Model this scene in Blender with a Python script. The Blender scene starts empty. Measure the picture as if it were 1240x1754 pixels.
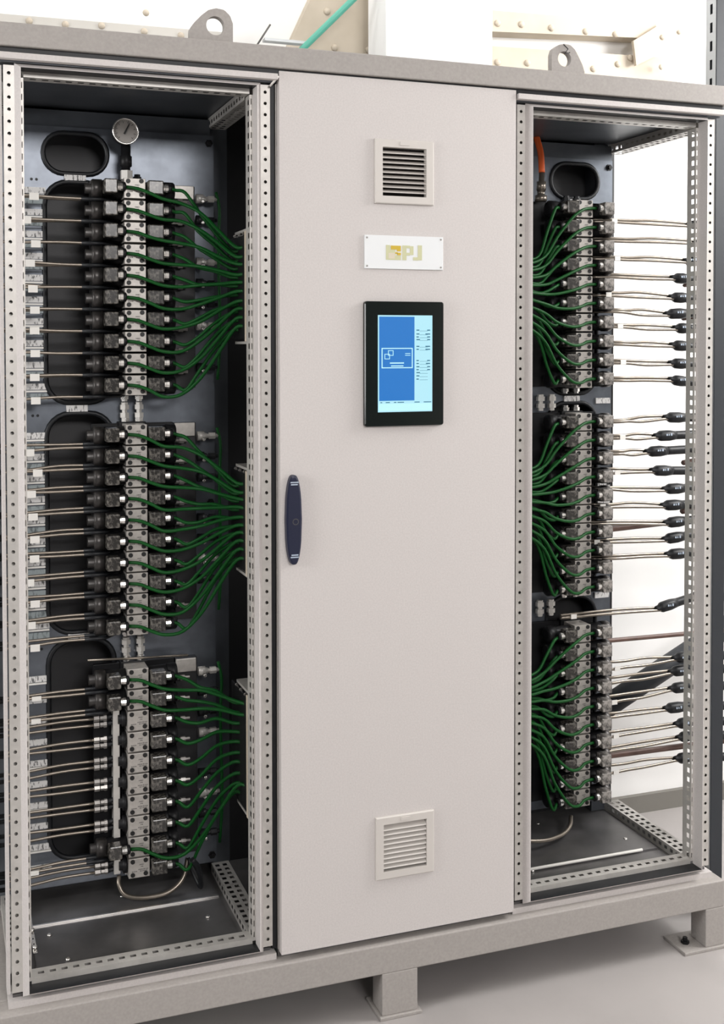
import bpy, bmesh, math, random
from mathutils import Vector, Matrix
random.seed(7)
S = bpy.context.scene
COL = S.collection
ZF = 195.0                                   # the floor lies 195 mm under the cabinet's datum
def W(x, y, z): return Vector((x, y, z + ZF)) * 0.001     # millimetres -> metres, floor at z = 0

# ---------------------------------------------------------------- camera
CP = (-127.2284, -2406.1636, 1387.5509); YAW, PITCH, ROLL = 0.3340, 0.0284, -0.0018
FPX, SHX, SHY = 1918.27, -64.93, -230.14
_f = Vector((math.sin(YAW)*math.cos(PITCH), math.cos(YAW)*math.cos(PITCH), -math.sin(PITCH)))
_r = Vector((math.cos(YAW), -math.sin(YAW), 0)); _u = _r.cross(_f)
_c, _s = math.cos(ROLL), math.sin(ROLL)
_r, _u = _c*_r + _s*_u, -_s*_r + _c*_u
cd = bpy.data.cameras.new('camera'); cam = bpy.data.objects.new('camera', cd); COL.objects.link(cam)
cd.sensor_fit = 'VERTICAL'; cd.sensor_height = 24.0; cd.sensor_width = 24.0*1240/1754
cd.lens = FPX/1754*24.0
cd.shift_x = -SHX/1754; cd.shift_y = SHY/1754
cd.clip_start = 0.05; cd.clip_end = 60
m = Matrix((_r, _u, -_f)).transposed().to_4x4(); m.translation = W(*CP); cam.matrix_world = m
S.camera = cam
def at(u, v, Y):                             # the point of the plane y = Y seen at photo pixel (u, v)
    d = _r*((u-620-SHX)/FPX) + _u*(-(v-877-SHY)/FPX) + _f
    t = (Y-CP[1])/d.y
    return Vector(CP) + d*t

# ---------------------------------------------------------------- world, lamps and fill lights, exposure
wd = bpy.data.worlds.new('world'); S.world = wd; wd.use_nodes = True
wd.node_tree.nodes['Background'].inputs[0].default_value = (0.93, 0.96, 1.0, 1)
wd.node_tree.nodes['Background'].inputs[1].default_value = 0.09
def lamp(name, loc, target, sx, sy, power, col=(1, 1, 1)):
    l = bpy.data.lights.new(name, 'AREA'); l.shape = 'RECTANGLE'; l.size = sx; l.size_y = sy
    l.energy = power; l.color = col
    o = bpy.data.objects.new(name, l); COL.objects.link(o)
    o.location = W(*loc)
    o.rotation_euler = (W(*target)-W(*loc)).to_track_quat('-Z', 'Y').to_euler()
    return o
lamp('front_lamp', (1030, -6200, 3140), (800, 0, 950), 2.0, 0.9, 160, (1, .97, .955))
lamp('side_lamp', (3300, -500, 2400), (2200, 780, 950), 1.0, 1.0, 72, (1, .99, .98))
lamp('left_fill', (-2700, -950, 1700), (0, 20, 1000), 1.0, 1.4, 62, (1, .99, .98))  # added fill light brightening the left post's lip, no such fixture known
lamp('rear_fill', (1500, 330, 2900), (1500, 700, 2300), 3.4, 0.15, 10, (1, .975, .93))  # added fill light to whiten the wall behind, source unseen
vs = S.view_settings
S.display_settings.display_device = 'sRGB'
vs.view_transform = 'Standard'; vs.look = 'None'; vs.exposure = 0.0; vs.gamma = 1.0; vs.use_curve_mapping = False

# ---------------------------------------------------------------- materials
def mat(name, col, rough=.5, metal=0.0, var=0.0, scale=60, bump=0.0, col2=None, spec=.5, emit=None, stretch=None, thr=None):
    m = bpy.data.materials.new(name); m.use_nodes = True
    nt = m.node_tree; b = nt.nodes['Principled BSDF']
    b.inputs['Base Color'].default_value = (*col, 1); b.inputs['Roughness'].default_value = rough
    b.inputs['Metallic'].default_value = metal; b.inputs['Specular IOR Level'].default_value = spec
    if emit:
        b.inputs['Base Color'].default_value = (*[c*.04 for c in col], 1); b.inputs['Emission Color'].default_value = (*col, 1); b.inputs['Emission Strength'].default_value = emit
    if var or bump or col2:
        tc = nt.nodes.new('ShaderNodeTexCoord'); n = nt.nodes.new('ShaderNodeTexNoise')
        n.inputs['Scale'].default_value = scale; n.inputs['Detail'].default_value = 4
        src = tc.outputs['Object']
        if stretch:
            mp = nt.nodes.new('ShaderNodeMapping'); mp.inputs['Scale'].default_value = stretch
            nt.links.new(src, mp.inputs[0]); src = mp.outputs[0]
        nt.links.new(src, n.inputs['Vector'])
        if var or col2:
            r = nt.nodes.new('ShaderNodeValToRGB')
            lo, hi = thr or (.3, .7)
            r.color_ramp.elements[0].position = lo; r.color_ramp.elements[1].position = hi
            c2 = col2 or tuple(c*(1-var) for c in col); c1 = col if col2 else tuple(min(1, c*(1+var)) for c in col)
            r.color_ramp.elements[0].color = (*c2, 1); r.color_ramp.elements[1].color = (*c1, 1)
            nt.links.new(n.outputs['Fac'], r.inputs[0]); nt.links.new(r.outputs[0], b.inputs['Base Color'])
        if bump:
            bp = nt.nodes.new('ShaderNodeBump'); bp.inputs['Strength'].default_value = bump; bp.inputs['Distance'].default_value = .0006
            nt.links.new(n.outputs['Fac'], bp.inputs['Height']); nt.links.new(bp.outputs[0], b.inputs['Normal'])
    return m
M = dict(
 paint=mat('grey_textured_paint', (.60, .565, .55), .6, spec=.3, var=.05, scale=260, bump=.12),
 frame_paint=mat('lifting_frame_paint', (.37, .345, .325), .6, spec=.3, var=.06, scale=160, bump=.12),
 rail=mat('zinc_rail', (.55, .53, .50), .42, .35, var=.08, scale=40),
 galv=mat('galvanised_sheet', (.135, .149, .172), .36, .68, var=.13, scale=26, col2=None),
 back_sheet=mat('back_sheet', (.022, .022, .024), .5, .2),
 dark_sheet=mat('dark_sheet', (.10, .11, .125), .38, .5, var=.2, scale=9),
 floor_sheet=mat('gland_plate_steel', (.17, .165, .165), .34, .6, var=.35, scale=7),
 black=mat('black_plastic', (.008, .008, .009), .45, spec=.25),
 rubber=mat('black_rubber', (.009, .010, .012), .45, var=.2, scale=30, spec=.35),
 block=mat('valve_steel', (.46, .435, .405), .42, .4, var=.1, scale=90),
 mark=mat('etched_mark', (.10, .095, .09), .7),
 cap_black=mat('cap_gunmetal', (.06, .056, .054), .36, .7),
 bolt=mat('black_bolt', (.008, .008, .008), .5),
 plug=mat('smoked_clear_plug', (.15, .14, .125), .22, .0, col2=(.028, .026, .024), scale=120, thr=(.46, .64)),
 plug_pale=mat('pale_clear_plug', (.38, .355, .33), .25, .0, col2=(.09, .085, .08), scale=95, thr=(.38, .62)),
 chrome=mat('nickel', (.72, .70, .67), .22, .9),
 steel=mat('steel_tube', (.235, .205, .172), .3, .75, var=.08, scale=50),
 brown=mat('brown_pipe', (.13, .075, .06), .42, var=.2, scale=30),
 green=mat('green_cable', (.003, .068, .010), .45, spec=.22),
 orange=mat('orange_hose', (.75, .12, .02), .5),
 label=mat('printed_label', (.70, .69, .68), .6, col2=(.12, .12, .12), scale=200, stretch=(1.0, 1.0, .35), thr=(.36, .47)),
 label2=mat('blue_grey_label', (.27, .31, .32), .55, col2=(.10, .12, .125), scale=160, stretch=(1, 1, .3), thr=(.36, .5)),  # second strip of each row, blue-grey in its own colour
 tag=mat('white_tag', (.78, .76, .72), .6),
 door_hole=mat('filter_mat', (.035, .03, .028), .9),
 vent=mat('vent_plastic', (.60, .565, .53), .5),
 navy=mat('navy_handle', (.008, .011, .035), .38),
 silver=mat('silver_print', (.45, .52, .62), .5),
 plate=mat('white_sign', (.78, .80, .81), .4),
 cream=mat('cream_print', (.58, .58, .36), .5),
 blush=mat('blush_print', (.66, .60, .48), .5),
 gold=mat('gold_print', (.60, .42, .03), .45),
 bezel=mat('bezel_black', (.006, .009, .008), .16),
 scr_blue=mat('screen_blue', (.024, .20, .60), .3, emit=.95),
 scr_light=mat('screen_light', (.50, .88, 1.0), .3, emit=.92),
 scr_line=mat('screen_line', (.55, .93, 1.0), .3, emit=1.0),
 scr_mid=mat('screen_mid', (.05, .26, .42), .3, emit=.6),
 scr_deep=mat('screen_deep', (.004, .018, .10), .2, emit=.5),
 fitting=mat('fitting_steel', (.30, .285, .27), .42, .6),
 dial=mat('gauge_dial', (.27, .25, .23), .45),
 wall=mat('white_wall', (.88, .875, .86), .8, var=.02, scale=3),
 floor=mat('painted_floor', (.39, .365, .355), .42, var=.06, scale=4, bump=.05),
 skirting=mat('skirting_grey', (.19, .18, .16), .6),
 cream_steel=mat('cream_painted_steel', (.58, .51, .415), .6, col2=(.44, .375, .29), scale=3.5, thr=(.35, .6)),
 pale_steel=mat('pale_painted_steel', (.55, .53, .49), .6, var=.08, scale=3),
 duct=mat('white_duct', (.92, .92, .92), .6),
 teal=mat('teal_pipe', (.10, .42, .32), .4),
 dark_pipe=mat('dark_pipe', (.022, .026, .032), .5),
 strut=mat('strut_zinc', (.50, .52, .53), .4, .5),
)

# ---------------------------------------------------------------- mesh builder (millimetres)
class MB:
    def __init__(self): self.v = []; self.f = []; self.sm = []
    def add(self, vs, fs, smooth=False):
        k = len(self.v); self.v += [Vector(p) for p in vs]
        for f in fs: self.f.append([k+i for i in f]); self.sm.append(smooth)
        return self
    def quad(self, a, b, c, d): return self.add([a, b, c, d], [(0, 1, 2, 3)])
    def box(self, x0, x1, y0, y1, z0, z1):
        vs = [(x, y, z) for x in (x0, x1) for y in (y0, y1) for z in (z0, z1)]
        return self.add(vs, [(0, 1, 3, 2), (4, 6, 7, 5), (0, 4, 5, 1), (2, 3, 7, 6), (0, 2, 6, 4), (1, 5, 7, 3)])
    def lathe(self, p, axis, prof, n=12, smooth=True):
        p = Vector(p); a = Vector(axis).normalized()
        t = Vector((0, 0, 1)) if abs(a.z) < .9 else Vector((1, 0, 0))
        e1 = a.cross(t).normalized(); e2 = a.cross(e1)
        vs = []; fs = []
        for (h, r) in prof:
            for i in range(n):
                g = 2*math.pi*i/n; vs.append(p + a*h + (e1*math.cos(g)+e2*math.sin(g))*r)
        for j in range(len(prof)-1):
            for i in range(n):
                fs.append((j*n+i, j*n+(i+1) % n, (j+1)*n+(i+1) % n, (j+1)*n+i))
        self.add(vs, fs, smooth)
        k = len(self.v)-len(vs); L = len(prof)-1
        self.f.append([k+i for i in range(n)][::-1]); self.sm.append(False)
        self.f.append([k+L*n+i for i in range(n)]); self.sm.append(False)
        return self
    def cyl(self, p0, p1, r, n=12, smooth=True):
        p0, p1 = Vector(p0), Vector(p1); d = p1-p0
        return self.lathe(p0, d, [(0, r), (d.length, r)], n, smooth)
    def tube(self, pts, r, n=8, closed=False):
        pts = [Vector(p) for p in pts]; N = len(pts)
        rr = r if isinstance(r, (list, tuple)) else [r]*N
        ref = Vector((0, 0, 1)); vs = []
        prev = None
        for i in range(N):
            a = pts[(i-1) % N] if (closed or i > 0) else pts[i]
            b = pts[(i+1) % N] if (closed or i < N-1) else pts[i]
            t = (b-a).normalized()
            if prev is None:
                q = t.cross(ref)
                if q.length < .05: q = t.cross(Vector((0, 1, 0)))
                e1 = q.normalized()
            else:
                e1 = (prev - t*prev.dot(t)).normalized()
            prev = e1; e2 = t.cross(e1)
            for k in range(n):
                g = 2*math.pi*k/n; vs.append(pts[i] + (e1*math.cos(g)+e2*math.sin(g))*rr[i])
        fs = []
        for i in range(N if closed else N-1):
            j = (i+1) % N
            for k in range(n): fs.append((i*n+k, i*n+(k+1) % n, j*n+(k+1) % n, j*n+k))
        self.add(vs, fs, True)
        if not closed:
            k0 = len(self.v)-len(vs)
            self.f.append([k0+i for i in range(n)][::-1]); self.sm.append(False)
            self.f.append([k0+(N-1)*n+i for i in range(n)]); self.sm.append(False)
        return self
    def perf(self, o, du, dv, uc, vc, octa=False):
        # sheet spanned by du, dv from o, cut at uc x vc; cells with odd u and odd v index are holes
        o, du, dv = Vector(o), Vector(du), Vector(dv)
        for i in range(len(uc)-1):
            for j in range(len(vc)-1):
                P = lambda u, v: o+du*u+dv*v
                a, b, c, d = uc[i], uc[i+1], vc[j], vc[j+1]
                if i % 2 and j % 2:
                    if octa:
                        k = .29*min(b-a, d-c)
                        for (x, sx) in ((a, 1), (b, -1)):
                            for (y, sy) in ((c, 1), (d, -1)):
                                self.add([P(x, y), P(x+sx*k, y), P(x, y+sy*k)], [(0, 1, 2)])
                    continue
                self.quad(P(a, c), P(b, c), P(b, d), P(a, d))
        return self
    def build(self, name, mt, parent=None, origin=(0, 0, 0), bevel=0):
        o = Vector(origin)
        me = bpy.data.meshes.new(name)
        me.from_pydata([(p-o)*.001 for p in self.v], [], self.f)
        me.polygons.foreach_set('use_smooth', self.sm)
        bm = bmesh.new(); bm.from_mesh(me)
        bmesh.ops.recalc_face_normals(bm, faces=bm.faces)
        if bevel:
            ed = [e for e in bm.edges if len(e.link_faces) == 2 and e.calc_face_angle(0) > .6]
            bmesh.ops.bevel(bm, geom=ed, offset=bevel*.001, segments=2, profile=.5, affect='EDGES', clamp_overlap=True)
        bm.to_mesh(me); bm.free()
        me.materials.append(M[mt])
        ob = bpy.data.objects.new(name, me); COL.objects.link(ob)
        if parent is not None: ob.parent = parent
        else: ob.location = W(*origin)
        return ob
def cuts(L, pitch, h, start=None):
    n = int((L-4)//pitch); s = (L-n*pitch)/2 if start is None else start
    r = [0]
    for i in range(n):
        c = s+pitch*(i+.5); r += [c-h/2, c+h/2]
    return r+[L]
def smooth_path(pts, k=5):
    P = [Vector(p) for p in pts]; P = [P[0]*2-P[1]]+P+[P[-1]*2-P[-2]]; out = []
    for i in range(1, len(P)-2):
        for j in range(k):
            t = j/k; a, b, c, d = P[i-1], P[i], P[i+1], P[i+2]
            out.append(.5*((2*b)+(c-a)*t+(2*a-5*b+4*c-d)*t*t+(3*b-a-3*c+d)*t**3))
    out.append(P[-2]); return out
def tag(o, label=None, cat=None, group=None, kind=None):
    if label: o['label'] = label
    if cat: o['category'] = cat
    if group: o['group'] = group
    if kind: o['kind'] = kind
    return o
class T:
    """a thing: an Empty at its base, with parts built in world millimetres"""
    def __init__(self, name, loc, label, cat, group=None):
        self.o = Vector(loc); e = bpy.data.objects.new(name, None); COL.objects.link(e)
        e.empty_display_size = .02; e.location = W(*loc); tag(e, label, cat, group); self.e = e
    def part(self, name, mb, mt, parent=None, bevel=0, label=None):
        p = mb.build(name, mt, parent or self.e, self.o, bevel)
        if label: p['label'] = label
        return p
def one(name, mb, mt, loc, label, cat, group=None, bevel=0):
    return tag(mb.build(name, mt, None, loc, bevel), label, cat, group)
def copy_thing(root, loc, label):
    def cp(o, par):
        c = o.copy(); COL.objects.link(c)
        if par is not None: c.parent = par
        for ch in kids[o.name]: cp(ch, c)
        return c
    kids = {}
    def walk(o):
        kids[o.name] = list(o.children)
        for c in o.children: walk(c)
    walk(root); r = cp(root, None); r.location = W(*loc); r['label'] = label
    return r
ORD = ['first', 'second', 'third', 'fourth', 'fifth', 'sixth', 'seventh', 'eighth', 'ninth', 'tenth', 'eleventh']
BANK = ['upper', 'middle', 'lower']

# ================================================================ the setting
def struct(name, mb, mt): return tag(mb.build(name, mt), kind='structure')
struct('floor', MB().box(-3500, 4200, -7200, 800, -215, -195), 'floor')
struct('wall_back', MB().box(-3500, 4200, 800, 880, -195, 3700), 'wall')
struct('wall_right', MB().box(4200, 4280, -7200, 880, -195, 3700), 'wall')
struct('ceiling', MB().box(-3500, 4280, -7200, 880, 3700, 3760), 'wall')
struct('baseboard_back', MB().box(-3500, 4200, 782, 800, -195, -135), 'skirting')

# ================================================================ three joined cabinet bays
RING = [(34, 3, 1977, 22), (44.3, 13.5, 1967, 5.5), (46.3, 15.5, 1965.2, 4), (46.3, 15.5, 1965.2, 42)]
def ring(mb, A, B, x0):
    pa = [(x0+A[0], A[3], A[1]), (x0+600-A[0], A[3], A[1]), (x0+600-A[0], A[3], A[2]), (x0+A[0], A[3], A[2])]
    pb = [(x0+B[0], B[3], B[1]), (x0+600-B[0], B[3], B[1]), (x0+600-B[0], B[3], B[2]), (x0+B[0], B[3], B[2])]
    for i in range(4):
        j = (i+1) % 4; mb.quad(pa[i], pa[j], pb[j], pb[i])
def open_bay(name, x0, label):
    t = T(name, (x0+300, 250, -17), label, 'cabinet')
    lip = MB()
    for a, b in zip(RING, RING[1:3]): ring(lip, a, b, x0)
    for X in (x0+46.3, x0+553.7): lip.quad((X, 4, 15.5), (X, 42, 15.5), (X, 42, 1965.2), (X, 4, 1965.2))
    t.part('sealing_lip', lip, 'paint')
    for zz in (15.5, 1965.2): t.part('lip_gap_shade', MB().quad((x0+46.3, 4, zz), (x0+553.7, 4, zz), (x0+553.7, 42, zz), (x0+46.3, 42, zz)), 'rubber')  # black faces stand in for the shade between lip and rail
    for sd in (0, 1):
        X = (lambda e: x0+e) if sd == 0 else (lambda e: x0+600-e)
        sg = 1 if sd == 0 else -1
        p = MB()
        # flange with round holes at 25 mm pitch, box behind it
        uc = cuts(1958, 25, 7.2); w = 22
        p.perf((X(12), 22, 14), (0, 0, 1), (sg, 0, 0), uc, [0, 7.5, 14.7, w], octa=True)
        p.quad((X(12), 22, 14), (X(12), 36, 14), (X(12), 36, 1972), (X(12), 22, 1972))
        p.quad((X(12), 36, 14), (X(34), 36, 14), (X(34), 36, 1972), (X(12), 36, 1972))
        p.quad((X(34), 36, 14), (X(34), 22, 14), (X(34), 22, 1972), (X(34), 36, 1972))
        p.quad((X(12), 22, 14), (X(34), 22, 14), (X(34), 36, 14), (X(12), 36, 14))
        # slotted step and inner perforated face
        sc = cuts(1930, 25, 13)
        p.perf((X(46.3), 42, 22), (0, 0, 1), (sg, 0, 0), sc, [0, 3, 5, 7.7])
        p.perf((X(54), 42, 22), (0, 0, 1), (0, 1, 0), cuts(1930, 25, 12.5), [0, 6, 16, 34])
        p.quad((X(54), 76, 22), (X(40), 76, 22), (X(40), 76, 1952), (X(54), 76, 1952))
        t.part('front_post', p, 'rail')
        if sd == 0 and x0 == 0: t.part('side_strip', MB().box(2, 9, 28, 60, 10, 1972), 'paint')
        ea = 58 if (sd == 1 and x0) else 6
        r = MB().box(min(X(ea), X(ea+44)), max(X(ea), X(ea+44)), 440, 490, 5, 1975)
        t.part('rear_post', r, 'dark_sheet')
        # depth rails, bottom and top, two rows of square holes
        if not (sd == 0 and x0 == 0) :
            pass
        for (nm, z, s2) in (('bottom_rail', 14, 1), ('top_rail', 1962, -1)):
            b = MB()
            uc2 = cuts(364, 25, 12)
            b.perf((X(10), 76, z+14*s2), (0, 1, 0), (sg, 0, 0), uc2, [0, 9, 20, 29, 40, 46])
            b.perf((X(56), 76, z+14*s2), (0, 1, 0), (0, 0, -s2), uc2, [0, 7, 16, 26])
            b.quad((X(56), 76, z-12*s2), (X(56), 440, z-12*s2), (X(10), 440, z-12*s2), (X(10), 76, z-12*s2))
            b.quad((X(10), 76, z+14*s2), (X(10), 440, z+14*s2), (X(10), 440, z-12*s2), (X(10), 76, z-12*s2))
            t.part(nm, b, 'rail')
    for (nm, z, s2) in (('bottom_cross_rail', 28, 1), ('top_cross_rail', 1954, -1)):
        c = MB(); zz = 15.5 if s2 == 1 else 1965.2
        c.quad((x0+54, 42, z), (x0+546, 42, z), (x0+546, 42, zz), (x0+54, 42, zz))
        c.perf((x0+54, 42, z), (1, 0, 0), (0, 1, 0), cuts(492, 25, 13), [0, 13, 22, 37])
        c.quad((x0+54, 79, z), (x0+546, 79, z), (x0+546, 79, z-14*s2), (x0+54, 79, z-14*s2))
        t.part(nm, c, 'rail')
    r = MB().box(x0+54, x0+546, 425, 470, 1925, 1968)
    t.part('rear_cross_rail', r, 'dark_sheet')
    t.part('top_panel', MB().box(x0+2, x0+598, 10, 490, 1976, 1991), 'dark_sheet')
    t.part('rain_gutter', MB().box(x0+1, x0+599, -6, 22, 1979, 1992.5), 'paint', bevel=1.5)
    t.part('back_panel', MB().box(x0+2, x0+598, 490, 496, -10, 1991), 'back_sheet')
    fl = MB().box(x0+14, x0+586, 36, 490, -3, 3)
    t.part('floor_panel', fl, 'floor_sheet')
    t.part('gland_plate', MB().box(x0+70, x0+530, 92, 300 if x0 == 0 else 155, 3, 6), 'floor_sheet')
    t.part('gland_plate', MB().box(x0+70, x0+530, 306 if x0 == 0 else 163, 425, 3, 9), 'floor_sheet')
    yy = 303 if x0 == 0 else 159
    if x0: t.part('edge_strip', MB().cyl((x0+72, 159, 13), (x0+478, 159, 13), 4, 8), 'tag', label='bright metal rod lying across the floor')  # white colour stands in for the gleam on the metal
    else: t.part('edge_strip', MB().box(x0+72, x0+530, yy-2.5, yy+2.5, 3, 9.5 if x0 == 0 else 12), 'chrome', label='bright metal strip')
    t.part('bottom_frame', MB().box(x0+4, x0+596, 18, 60, -17, -3), 'paint')
    t.part('bottom_frame', MB().box(x0+4, x0+596, 430, 490, -17, -3), 'paint')
    for xa in ((x0+588.5, ) if x0 == 0 else (x0+.5, )):
        t.part('door_seal', MB().box(xa, xa+11, 27, 40, 4, 1974), 'rubber')
    for (a, b) in ((110, 250), (140, 130), (480, 210), (300, 380)):
        t.part('screw', MB().lathe((x0+a, b if x0 == 0 else b+30, 6), (0, 0, 1), [(0, 6), (3, 6), (5, 4)], 8), 'chrome')
    return t
left_bay = open_bay('control_cabinet', 0, 'left cabinet bay standing open, perforated grey posts around dark interior')
right_bay = open_bay('control_cabinet', 1200, 'right cabinet bay standing open to the bright wall at its side')
lb = left_bay
st = MB(); st.perf((66, 150, 24), (0, 1, 0), (9, 0, 0), cuts(230, 25, 8), [0, .33, .66, 1]); 
for y in (170, 250, 370): st.lathe((71, y, 24), (0, 0, 1), [(0, 6), (5, 6), (7, 4)], 8)
lb.part('punched_strip', st, 'chrome', label='bright punched strip along the left of the floor')

c = T('control_cabinet', (900, 250, -17), 'middle cabinet bay closed by a tall plain light grey door', 'cabinet')
c.part('back_panel', MB().box(602, 1198, 490, 496, -10, 1992), 'back_sheet')
c.part('top_panel', MB().box(602, 1198, 26, 490, 1976, 1992), 'back_sheet')
c.part('floor_panel', MB().box(602, 1198, 26, 490, -17, 3), 'floor_sheet')
for x in (600.5, 1186): c.part('door_seal', MB().box(x, x+13, 27, 40, 3.5, 1975), 'rubber')
c.part('seal_rib', MB().box(600.5, 602.5, 20.5, 27, 3.5, 1975), 'rail')
for x in (602, 1158): c.part('front_post', MB().box(x, x+40, 40, 80, 3, 1976), 'paint')
d = MB()
uc = [0, 234, 364, 594]; vc = [0, 150, 272, 1728, 1850, 2000]
x_, z_ = 603, 0
for i in range(3):
    for j in range(5):
        if i == 1 and j in (1, 3): continue
        d.quad((x_+uc[i], 0, vc[j]), (x_+uc[i+1], 0, vc[j]), (x_+uc[i+1], 0, vc[j+1]), (x_+uc[i], 0, vc[j+1]))
d.quad((603, 2, 0), (603, 20, 0), (603, 20, 2000), (603, 2, 2000)); d.quad((1197, 2, 0), (1197, 20, 0), (1197, 20, 2000), (1197, 2, 2000))
d.quad((603, 2, 0), (603, 2, 2000), (603, 0, 2000), (603, 0, 0))
d.quad((603, 0, 0), (1197, 0, 0), (1197, 20, 0), (603, 20, 0)); d.quad((603, 0, 2000), (1197, 0, 2000), (1197, 20, 2000), (603, 20, 2000))
d.quad((1197, 2, 0), (1197, 2, 2000), (1197, 0, 2000), (1197, 0, 0))
d.quad((603, 20, 0), (1197, 20, 0), (1197, 20, 2000), (603, 20, 2000))
door = c.part('door', d, 'paint')
# handle: long rounded lever on the door
h = MB(); N = 40; out = []
for i in range(N):
    g = 2*math.pi*i/N; cz, sx = math.cos(g), math.sin(g)
    wz = 101*math.copysign(abs(cz)**.42, cz)
    hw = 18.5-6.5*(abs(wz)/101)**2
    out.append((631+hw*math.copysign(abs(sx)**.62, sx), 996+wz))
def extr(mb, outl, y0, y1, inset=0):
    n = len(outl); cx = sum(p[0] for p in outl)/n; cz = sum(p[1] for p in outl)/n
    ins = [((x-cx)*(1-inset)+cx, (z-cz)*(1-inset*.25)+cz) for x, z in outl]
    vs = [(x, y1, z) for x, z in outl]+[(x, (y0+2 if inset else y0), z) for x, z in outl]+[(x, y0, z) for x, z in ins]
    fs = []
    for i in range(n):
        j = (i+1) % n; fs += [(i, j, n+j, n+i), (n+i, n+j, 2*n+j, 2*n+i)]
    fs.append([2*n+i for i in range(n)]); fs.append([i for i in range(n)][::-1])
    return mb.add(vs, fs)
hd = c.part('door_handle', extr(h, out, -16, 0, .22), 'navy', label='long dark navy handle with rounded ends')
hm = MB()
for (z, a, b) in ((1081, 622, 641), (1076, 623, 639), (917, 624, 640), (912, 622, 641)): hm.box(a, b, -16.6, -15.8, z-1.3, z+1.3)

prt = hm.build('door_handle_print', 'silver', c.e, c.o)
lk = MB()
for i in range(14):
    a0, a1 = [2*math.pi*(k)/14 for k in (i, i+.7)]
    lk.quad(*[(634+r*math.cos(a), -16.4, 992+r*math.sin(a)) for r, a in ((7.5, a0), (7.5, a1), (5.5, a1), (5.5, a0))])
c.part('lock_ring', lk, 'mark')
# short white pin wedged at the door's upper left corner
one('cable_tie_end', MB().cyl((586, 14, 1968), (600, -4, 1987), 2.6, 8), 'tag', (586, 10, 1968), 'short white tie end stuck in the gap at the door top left corner', 'cable tie')

# vents
def vent(x, z, label, up):
    t = T('filter_vent', (x, -1, z), label, 'vent', 'door filter vents')
    f = MB(); o = 74; i_ = 55; iz = 56
    def loop(hx, hz, y): return [(x-hx, y, z-hz), (x+hx, y, z-hz), (x+hx, y, z+hz), (x-hx, y, z+hz)]
    L = [loop(o, o, -.3), loop(o, o, -5), loop(o-2, o-2, -7), loop(i_, iz, -7), loop(i_, iz, 8)]
    for A, B in zip(L, L[1:]):
        for k in range(4): f.quad(A[k], A[(k+1) % 4], B[(k+1) % 4], B[k])
    t.part('frame', f, 'vent')
    t.part('filter_mat', MB().box(x-i_-3, x+i_+3, 15, 17, z-iz, z+iz), 'door_hole')
    n = 10
    for k in range(n-1):
        zz = z+iz-(k+1)*2*iz/n
        s = MB(); vs = [(-6, -3.6), (-5, -1.9), (11, 5.5), (11, 3.8)]
        P = [(xx, a, zz+b) for xx in (x-i_+.3, x+i_-.3) for a, b in vs]
        s.add(P, [(0, 1, 2, 3), (4, 7, 6, 5), (0, 4, 5, 1), (1, 5, 6, 2), (2, 6, 7, 3), (3, 7, 4, 0)])
        t.part('slat', s, 'vent')
    t.part('latch_tab', MB().box(x-12, x+12, -8.5, -6.5, z+iz+5, z+iz+13), 'vent')
    return t
vent(904, 1789, 'square louvred filter vent near the top of the grey door', 1)
vent(906, 211, 'square louvred filter vent near the bottom of the grey door', 0)

# nameplate
t = T('nameplate', (904, -1, 1603), 'small white nameplate with pale gold emblem and letters on the door', 'sign')
t.part('sign_panel', MB().box(805, 1003, -4, -.3, 1565, 1642), 'plate', bevel=.6)
for x in (811, 997):
    for z in (1571, 1636): t.part('screw', MB().lathe((x, -4, z), (0, -1, 0), [(0, 2.6), (1, 2.2)], 8), 'chrome')
e = MB().box(858, 862, -4.7, -3.9, 1586, 1620)
e.box(862, 868, -4.7, -3.9, 1614, 1617).box(862, 895, -4.7, -3.9, 1586, 1589)
t.part('emblem', MB().box(858, 868, -4.6, -3.9, 1586, 1620).box(868, 895, -4.6, -3.9, 1586, 1592).box(868, 881, -4.6, -3.9, 1592, 1610).box(881, 895, -4.6, -3.9, 1592, 1596.5), 'cream')
t.part('emblem_ground', MB().box(864, 880, -4.8, -4.4, 1589, 1602), 'blush')
g = MB().box(870, 895, -4.9, -3.9, 1610, 1619).box(885, 895, -4.9, -3.9, 1606, 1610).box(881, 887, -4.9, -3.9, 1600, 1604).box(886, 895, -4.9, -3.9, 1597, 1603)
t.part('emblem_mark', g, 'gold')
X_ = lambda u: at(u, 430, -4).x
Z_ = lambda v: 1620-(v-420)/27.5*34
def letter(boxes):
    mb = MB()
    for (u0, u1, v0, v1) in boxes: mb.box(X_(u0), X_(u1), -4.7, -3.9, Z_(v1), Z_(v0))
    t.part('lettering', mb, 'cream')
letter([(689, 696, 420, 447.5), (696, 702, 420, 425), (696, 702, 433.5, 438.5), (702, 708, 421, 437.5)])
letter([(715.5, 722.5, 419, 447), (707.5, 715.5, 441.5, 447.5)])

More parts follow.
